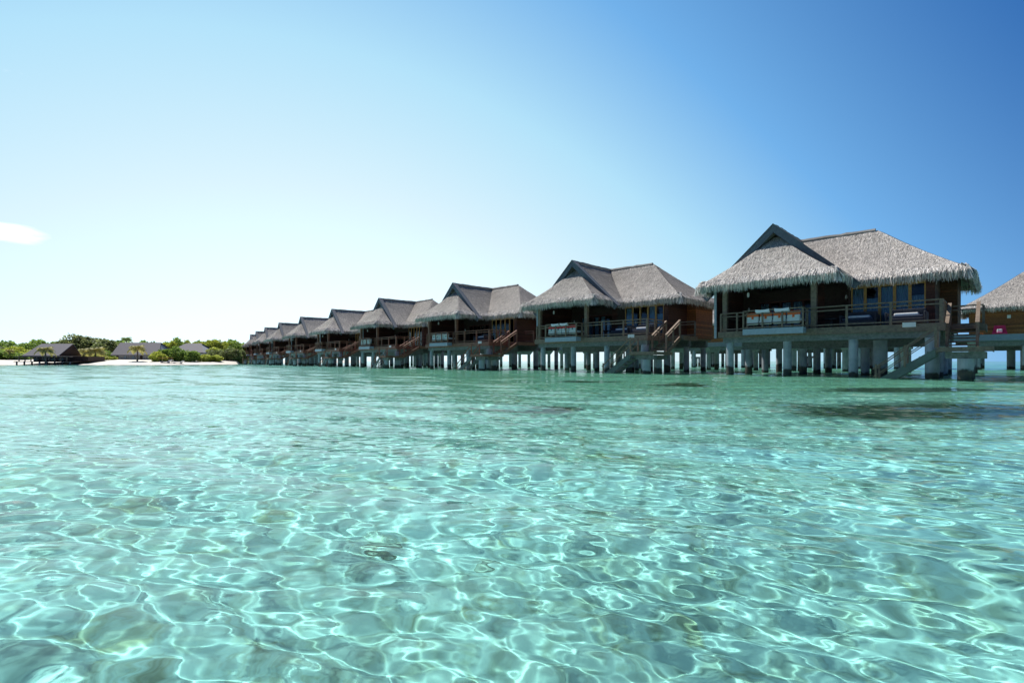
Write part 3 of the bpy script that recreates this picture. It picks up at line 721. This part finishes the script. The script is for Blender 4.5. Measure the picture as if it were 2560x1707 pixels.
# ------------------------------------------------------------------ coral rocks on the bed
rk = mat_plain('coral_rock', (.42, .37, .27), .9, .5, 6, .8)
def rock(seed, s):
    rg = np.random.RandomState(seed); bm_ = MB(); n, mm = 14, 9
    f1, f2 = rg.rand(3)*6, rg.rand(3)*6
    for j in range(mm+1):
        for i in range(n):
            a, b = 2*math.pi*i/n, math.pi*j/mm
            d = 1+.25*math.sin(3*a+f1[0])*math.sin(b*2+f1[1])+.15*math.sin(5*a+f2[0]+b*3)+.1*rg.rand()
            bm_.v.append((s*d*math.cos(a)*math.sin(b), s*d*math.sin(a)*math.sin(b)*.8, s*d*.34*math.cos(b)))
    for j in range(mm):
        for i in range(n): bm_.f.append((j*n+i, (j+1)*n+i, (j+1)*n+(i+1) % n, j*n+(i+1) % n))
    return bm_
ROCKS = [(-.75, 2.9, .09, 'dark rounded coral rock under the water, left of the other rock near the centre'),
         (-.12, 2.75, .07, 'small dark coral rock under the water near the picture centre'),
         (-1.05, 3.9, .10, 'coral rock under rippled water left of centre, farthest of the four rocks'),
         (.9, 1.75, .05, 'tiny brown coral rock under the water near the bottom of the picture')]
for k, (x, y, s, lb) in enumerate(ROCKS):
    o = rock(k, s).build('coral_rock', rk, None, smooth=True); o.location = (x, y, -1.08+s*.2); tag(o, lb, 'rock', 'coral rocks on the sea bed'); o.cycles.is_caustics_receiver = True

# ------------------------------------------------------------------ beach island
m, t, p = newmat('beach_sand'); g = N(t, 'ShaderNodeNewGeometry')
n = N(t, 'ShaderNodeTexNoise', {'Vector': g.outputs['Position'], 'Scale': .5, 'Detail': 6})
t.links.new(ramp_(t, n.outputs[0], [(.3, (.66, .60, .50)), (.7, (.78, .73, .64))]), p.inputs['Base Color']); p.inputs['Roughness'].default_value = .95
f0 = 1209.0
def px(x, depth): return (x-1280)/f0*depth
shore = [(-400, 92), (-100, 90), (0, 88), (60, 90), (140, 92), (210, 90), (300, 88), (420, 92), (520, 97), (590, 104), (606, 122), (640, 150), (760, 185), (900, 230)]
nu_, nv_ = len(shore), 14
Xb = np.zeros((nv_, nu_)); Yb = np.zeros_like(Xb); Zb = np.zeros_like(Xb)
prof = [(-8, -1.3), (-2, -.25), (0, .0), (2, .22), (4.5, .50), (8, .78), (12, .95), (20, 1.1), (35, 1.2), (60, 1.3), (90, 1.3), (130, 1.2), (170, .5), (220, -2)]
for j, (dd, z) in enumerate(prof):
    for i, (sx, dp) in enumerate(shore):
        D = dp+dd; Xb[j, i] = px(sx, D) if True else 0; Yb[j, i] = D; Zb[j, i] = z
beach = grid_mesh('beach', Xb, Yb, Zb, m); tag(beach, kind='structure')
def gz(sx, D):
    dp = np.interp(sx, [s[0] for s in shore], [s[1] for s in shore]); return float(np.interp(D-dp, [q[0] for q in prof], [q[1] for q in prof]))

def mat_leaf(name, c1, c2):
    m, t, p = newmat(name); a = N(t, 'ShaderNodeAttribute', attribute_name='tone')
    c = ramp_(t, a.outputs['Fac'], [(0, c1), (1, c2)])
    t.links.new(c, p.inputs['Base Color']); p.inputs['Roughness'].default_value = .6
    tl = N(t, 'ShaderNodeBsdfTranslucent', {0: c}); mx = N(t, 'ShaderNodeMixShader', {0: .45, 1: p.outputs[0], 2: tl.outputs[0]})
    t.links.new(mx.outputs[0], t.nodes['Material Output'].inputs[0]); return m
LEAF = [mat_leaf('leaf_green', (.09, .18, .03), (.42, .56, .11)), mat_leaf('leaf_yellow', (.28, .34, .04), (.70, .74, .14)), mat_leaf('leaf_olive', (.11, .15, .05), (.38, .42, .16))]
PALM = mat_leaf('palm_leaf', (.18, .19, .04), (.62, .54, .16)); GOLD = mat_plain('coconut_gold', (.75, .42, .06), .6)
BARK = mat_wood('bark', (.10, .08, .06), (.22, .18, .14))
def crown_mesh(seed, mat, h=1.0, rx=1.0, n=5200, leaf=.075, low=.0):
    rg = np.random.RandomState(seed); b = MB()
    cl_ = []
    for _ in range(26):
        v = rg.normal(0, 1, 3); v /= np.linalg.norm(v); rad = .55+.4*rg.rand()
        c = np.array([v[0]*rad*rx*.8, v[1]*rad*rx*.8, h*(.5+low*.5)+v[2]*rad*h*.42]); c[2] = max(c[2], h*.08); cl_.append((c, .22+.2*rg.rand()))
    P, tn = [], []
    per = n//len(cl_)
    for c, cr in cl_:
        v = rg.normal(0, 1, (per, 3)); v /= np.linalg.norm(v, axis=1)[:, None]; rr_ = cr*(.45+.6*rg.rand(per, 1)**.5)
        q = c+v*rr_*np.array([rx, rx, h*.75]); P.append(q); base = rg.rand(); tn.append(np.clip(.25*base+.75*rg.rand(per), 0, 1))
    P = np.concatenate(P); tn = np.concatenate(tn); n = len(P)
    D = rg.normal(0, 1, (n, 3)); D /= np.linalg.norm(D, axis=1)[:, None]; D[:, 2] *= .6
    W = np.cross(D, rg.normal(0, 1, (n, 3))); W /= np.linalg.norm(W, axis=1)[:, None]+1e-6
    sz = leaf*(.6+.8*rg.rand(n, 1))
    b.blades(P, D*sz*1.6, W*sz, .0)
    return b.mesh('crown', mat, np.repeat(tn, 2))
CROWNS = [crown_mesh(10+k, LEAF[k % 3]) for k in range(6)]
def tree_at(sx, ytop, wpx, D, kind, lb, name='tree', cat='tree', group='trees behind the beach', base=0.12):
    g0 = gz(sx, D)
    top = .68+(903-ytop)/f0*D; rx = wpx*.62/f0*D; Ht = top-g0
    r_ = empty(name, (px(sx, D), D, g0-.05), random.random()*6, lb, cat, group)
    o = bpy.data.objects.new('crown', CROWNS[kind]); COL.objects.link(o); o.parent = r_
    zc = Ht*base; o.location = (0, 0, zc); o.scale = (rx, rx, (Ht-zc)/1.0)
    tk = MB(); tk.tube([(0,0,-.2),(.05,.02,Ht*.3),(-.04,.05,Ht*.6)], [.16, .12, .07], 8)
    for a in range(3):
        an = a*2.1+random.random(); tk.tube([(0,0,Ht*.35),(rx*.3*math.cos(an),rx*.3*math.sin(an),Ht*.6),(rx*.55*math.cos(an),rx*.55*math.sin(an),Ht*.78)], [.08,.06,.03], 6)
    tk.build('trunk', BARK, r_)
    return r_
TREES = [ # x, top y, width px, depth, crown, label
 (5, 866, 60, 118, 2, 'low olive tree at the left edge of the picture above the beach'),
 (40, 868, 48, 112, 1, 'yellow-green tree just left of the stilted pavilion roof'),
 (72, 857, 44, 118, 0, 'rounded green tree rising over the left end of the pavilion roof'),
 (104, 854, 44, 120, 3, 'green tree behind the middle of the pavilion roof'),
 (142, 852, 50, 122, 0, 'wide green tree above the ridge of the pavilion'),
 (188, 840, 66, 120, 5, 'tallest broad olive tree right of the pavilion roof'),
 (226, 842, 60, 122, 2, 'broad olive tree beside the tallest tree, behind the coconut palm'),
 (266, 850, 56, 118, 5, 'olive tree left of the long grey roof'),
 (425, 852, 34, 126, 4, 'small bright tree at the right end of the long grey roof'),
 (447, 850, 34, 128, 3, 'dark green tree between the two grey roofs on the right'),
 (474, 850, 32, 130, 4, 'yellow-green tree top over the small grey roof'),
 (516, 850, 36, 122, 4, 'bright yellow tree touching the right of the small grey roof'),
 (542, 852, 38, 124, 1, 'second yellow tree right of the small grey roof'),
 (566, 853, 36, 124, 4, 'third yellow tree right of the small grey roof'),
 (592, 856, 40, 124, 3, 'green tree next to the farthest villa'),
 (622, 858, 44, 145, 4, 'pale tree partly behind the farthest villa'),
]
for tr_ in TREES: tree_at(*tr_)
BUSH = [
 (-12, 872, 60, 108, 0, 'green bush cut by the left edge of the picture'),
 (28, 876, 50, 106, 1, 'bright green bush between the left edge and the pavilion'),
 (212, 880, 46, 108, 3, 'dense green bush behind the right end of the pavilion'),
 (240, 876, 50, 110, 0, 'tall green bush behind the coconut palm'),
 (268, 878, 40, 109, 3, 'green bush touching the long grey roof on its left'),
 (530, 868, 50, 116, 4, 'tall yellow bush under the bright yellow trees'),
 (12, 878, 56, 104, 3, 'dark green bush at the left edge just above the sand'),
 (48, 882, 40, 103, 0, 'green bush between the left sand spit and the pavilion'),
 (215, 897, 30, 94, 0, 'low bright green bush on the sand right of the pavilion deck'),
 (253, 891, 22, 101, 3, 'small round bush below the coconut palm'),
 (277, 891, 24, 101, 4, 'small yellow bush at the left end of the long grey building'),
 (396, 880, 34, 98, 1, 'bright shrub hiding the right end of the long grey building'),
 (418, 871, 36, 101, 0, 'tall shrub right of the long grey building'),
 (446, 870, 40, 101, 3, 'dark shrub in the middle of the beach thicket'),
 (478, 876, 38, 101, 0, 'rounded shrub before the small grey roof'),
 (512, 887, 34, 103, 1, 'low yellow-green shrub under the small grey roof'),
 (538, 886, 34, 105, 4, 'low yellow shrub right of the small grey roof'),
 (548, 874, 40, 112, 2, 'olive shrub in front of the yellow trees'),
 (576, 872, 44, 112, 5, 'wide olive shrub left of the farthest villa'),
 (600, 874, 40, 116, 2, 'olive shrub touching the farthest villa')]
for bs in BUSH: tree_at(*bs, name='bush', cat='bush', group='bushes along the beach', base=-.02)

def palm(sx, ytop, D, fr, lb, gold=True, dark=False, nf=15):
    g0 = gz(sx, D); top = .68+(903-ytop)/f0*D-g0-fr*.35
    r_ = empty('palm_tree', (px(sx, D), D, g0), 0, lb, 'palm tree', 'palm trees near the beach')
    MB().tube([(0,0,-.2),(.08,0,top*.5),(0,0,top)], [.17,.12,.10], 10).build('trunk', BARK, r_)
    rg = np.random.RandomState(int(sx)); b = MB(); tn = []
    for k in range(nf):
        an = 2*math.pi*k/nf+rg.rand()*.3; up = .9-1.1*((k*7) % nf)/nf
        ns = 12; pt = np.array([0, 0, top]); dr = np.array([math.cos(an), math.sin(an), 0.]); prev = pt
        sd = np.array([-math.sin(an), math.cos(an), 0.])
        for s_ in range(ns):
            f = (s_+1)/ns; cur = pt+dr*fr*math.sin(f*1.25)*.95*(.6+.4*(1-abs(up)*.6))+np.array([0, 0, 1.])*fr*(up*f-.75*f*f)
            ll = fr*.34*math.sin(math.pi*(.12+.8*f))
            for sg in (-1, 1):
                for q in range(2):
                    c = prev+(cur-prev)*(q/2)
                    b.blades([c], [sd*sg*ll+dr*ll*.35+np.array([0, 0, -ll*.55])], [(cur-prev)*.45], 0); tn += [rg.rand()*.8+(.0)]*2
            b.bar(prev, cur, .03, .03); tn += [.2]*6
            prev = cur
    b.build('fronds', LEAF[0] if dark else PALM, r_, tn)
    if gold:
        c = MB()
        for k in range(7):
            an = k*.9; x, y, z = .22*math.cos(an), .22*math.sin(an), top-.25-.12*(k % 2); c.tube([(x,y,z-.14),(x,y,z-.07),(x,y,z+.05),(x,y,z+.12)], [.03,.12,.12,.03], 8)
        c.build('coconuts', GOLD, r_)
palm(238, 864, 97, 2.5, 'coconut palm with golden fruit right of the pavilion')
palm(212, 868, 101, 1.7, 'leaning green palm close to the right end of the pavilion')
palm(343, 860, 96, 1.9, 'young palm with yellow fronds before the long grey building')
palm(316, 841, 128, 1.7, 'dark palm head rising above the long grey roof', False, True)
palm(113, 864, 86, 1.7, 'pale palm in front of the pavilion roof', False)
palm(24, 872, 102, 1.0, 'thin young palm at the left edge of the beach', False)

# ------------------------------------------------------------------ buildings ashore
SHING = mat_wood('roof_shingle', (.075, .07, .085), (.125, .115, .13))
GREY = mat_plain('weathered_wall', (.32, .33, .35), .8, .3)
def gable_house(name, x0, x1, D, yr, ye, yb, lb, ridge=(0.0, 0.0), dep=6.0):
    """long side faces the water; sizes measured off the photograph at distance D"""
    s = D/f0; X0, X1 = px(x0, D), px(x1, D); zr, ze, zb = (.68+(903-y)*s for y in (yr, ye, yb))
    r_ = empty(name, ((X0+X1)/2, D, zb), 0, lb, 'building'); W = (X1-X0)/2; h0, h1 = ze-zb, zr-zb
    ra, rb = -W+ridge[0]*2*W, W-ridge[1]*2*W
    b = MB(); tkn = .18
    def kx(x, yy): return x+(x+(X0+X1)/2)*(yy/D)      # keep the measured outline although the roof runs back
    if ra != -W or True: ra, rb = kx(ra, dep/2), kx(rb, dep/2)
    b.prism([(-W, -.5, h0), (W, -.5, h0), (rb, dep/2, h1), (ra, dep/2, h1)], (0, 0, -tkn))
    b.prism([(W, dep+.5, h0), (-W, dep+.5, h0), (ra, dep/2, h1), (rb, dep/2, h1)], (0, 0, -tkn))
    if ridge[0] > 0: b.prism([(-W, dep+.5, h0), (-W, -.5, h0), (ra, dep/2, h1)], (0, 0, -tkn))
    b.build('roof', SHING, r_)
    wl = MB(); wl.box((-W+.5, .2, 0), (W-.5, dep-.2, h0-.02)); wl.prism([(W-.52, .2, h0-.02), (W-.52, dep-.2, h0-.02), (min(W-.52, rb), dep/2, h1-.25)], (-.12, 0, 0)); wl.build('wall', GREY, r_)
    n = max(3, int(W*2/1.6))
    for k in range(n):
        xx = -W+.7+(2*W-1.8)*k/(n-1)
        MB().box((xx, .10, .1), (xx+.45, .19, h0-.2)).build('window', M['curtain' if k % 3 else 'darkwood'], r_)
    return r_
gable_house('beach_building', 281, 402, 106, 855, 887, 901, 'long low building with a steep dark grey roof behind the small palm', ridge=(.16, .0))
gable_house('beach_cottage', 418, 512, 112, 857, 881, 898, 'small grey-roofed cottage showing above the beach thicket', ridge=(.5, .08))
# stilted pavilion
D = 90.; s = D/f0; pv = empty('pavilion', (px(125, D), D, 0), 0, 'dark stilted pavilion with a big grey roof over the water at the left', 'building')
def q(x, y, dy=0.0): return px(x, D+dy)-px(125, D), .68+(903-y)*(D+dy)/f0
b = MB(); (a0, z0), (a1, z1), (a2, z2), (a3, z3) = q(54, 889), q(146, 889), q(183, 859, 3.5), q(104, 859, 3.5)
b.prism([(a0, 0, z0), (a1, 0, z1), (a2, 3.5, z2), (a3, 3.5, z3)], (0, 0, -.15)); c0_ = q(205, 889, 7)[0]; b.prism([(a0, 7, z0), (a3, 3.51, z3), (a2, 3.51, z2), (c0_, 7, z1)], (0, 0, -.15))
b.build('roof', SHING, pv)
b = MB(); (c0, w0) = q(203, 889, 6.6); b.prism([(a1-.12, .1, z1-.02), (c0, 6.6, z1-.02), (a2-.12, 3.5, z2-.05)], (-.1, .1, 0)); b.build('gable_panel', M['redwood'], pv)
zd = q(0, 903)[1]
b = MB(); b.box((a0-.5, -1.0, zd-.12), (a1+3.0, 5.5, zd)); b.build('deck', M['darkwood'], pv)
b = MB(); b.box((a0+1, 1.2, zd), (a1-.3, 6, z0-.1)); b.box((a1-.299, 2.2, zd), (a1+3.6, 6, z0-.12)); b.build('wall', M['darkwood'], pv)
for k in range(9):
    x = a0-.2+(a1+2-a0)*k/8; MB().box((x, -.4, zd), (x+.12, -.28, z0-.1)).build('post', M['wood'], pv)
b = MB(); b.box((a0-.5,-.98,zd+.8),(a1+3,-.92,zd+.9)); b.box((a0-.5,-.98,zd+.4),(a1+3,-.94,zd+.46)); b.build('railing', M['wood'], pv)
b = MB(); b.box((a0-.3,-.9,z0-.28),(a1+2.8,-.2,z0-.18)); b.build('awning', M['wood'], pv)
for k in range(8):
    x = a0-.3+(a1+3.0-a0)*k/7
    MB().tube([(x, -.6, -1.6), (x, -.6, zd-.12)], .13, 10).build('stilt', M['concrete'], pv)
for k in range(4):
    x = a0+1.2+(a1-a0-2.2)*k/3; MB().box((x, 1.12, zd+.15), (x+.8, 1.19, z0-.45)).build('window', M['teal'], pv)
# the wood farther inland, one green mass seen between the trees
rg = np.random.RandomState(8); wd_ = MB(); n = 22000
sx_ = -60+720*rg.rand(n); dp_ = 131+8*rg.rand(n); hh_ = 1.0+(4.5+.5*np.sin(sx_*.09)+.35*np.sin(sx_*.23+1))*rg.rand(n)**.7
P = np.stack([(sx_-1280)/f0*dp_, dp_, hh_], 1); Dd = rg.normal(0, 1, (n, 3)); Dd /= np.linalg.norm(Dd, axis=1)[:, None]
Ww = np.cross(Dd, rg.normal(0, 1, (n, 3))); Ww /= np.linalg.norm(Ww, axis=1)[:, None]
wd_.blades(P, Dd*.75, Ww*.5)
tag(wd_.build('woodland', LEAF[0], None, np.repeat(rg.rand(n)*.8, 2)), 'pale green woodland closing the view behind the beach trees', 'woodland', kind='stuff')
# sunbeds under little awnings
for k, (sx, lb) in enumerate(((410, 'white sunbed under a small awning at the foot of the beach thicket'), (441, 'white sunbed without awning right of the first sunbed'))):
    D = 95; g0 = gz(sx, D); r_ = empty('sunbed', (px(sx, D), D, g0), 0, lb, 'sunbed', 'sunbeds on the beach')
    MB().prism([(-.8,0,.25),(.7,0,.25),(1.1,0,.6),(1.1,0,.5),(.72,0,.15),(-.8,0,.15)], (0, .7, 0)).build('bed', M['white'], r_)
    for x in (-.7, .6): MB().box((x, .05, 0), (x+.08, .65, .15)).build('leg', M['wood'], r_)
    if k == 0:
        for x in (-.9, .95): MB().box((x, .75, 0), (x+.06, .81, .95)).build('post', M['wood'], r_)
        MB().box((-1.1, -.1, .95), (1.2, .9, 1.02)).build('awning', M['ochre'], r_)
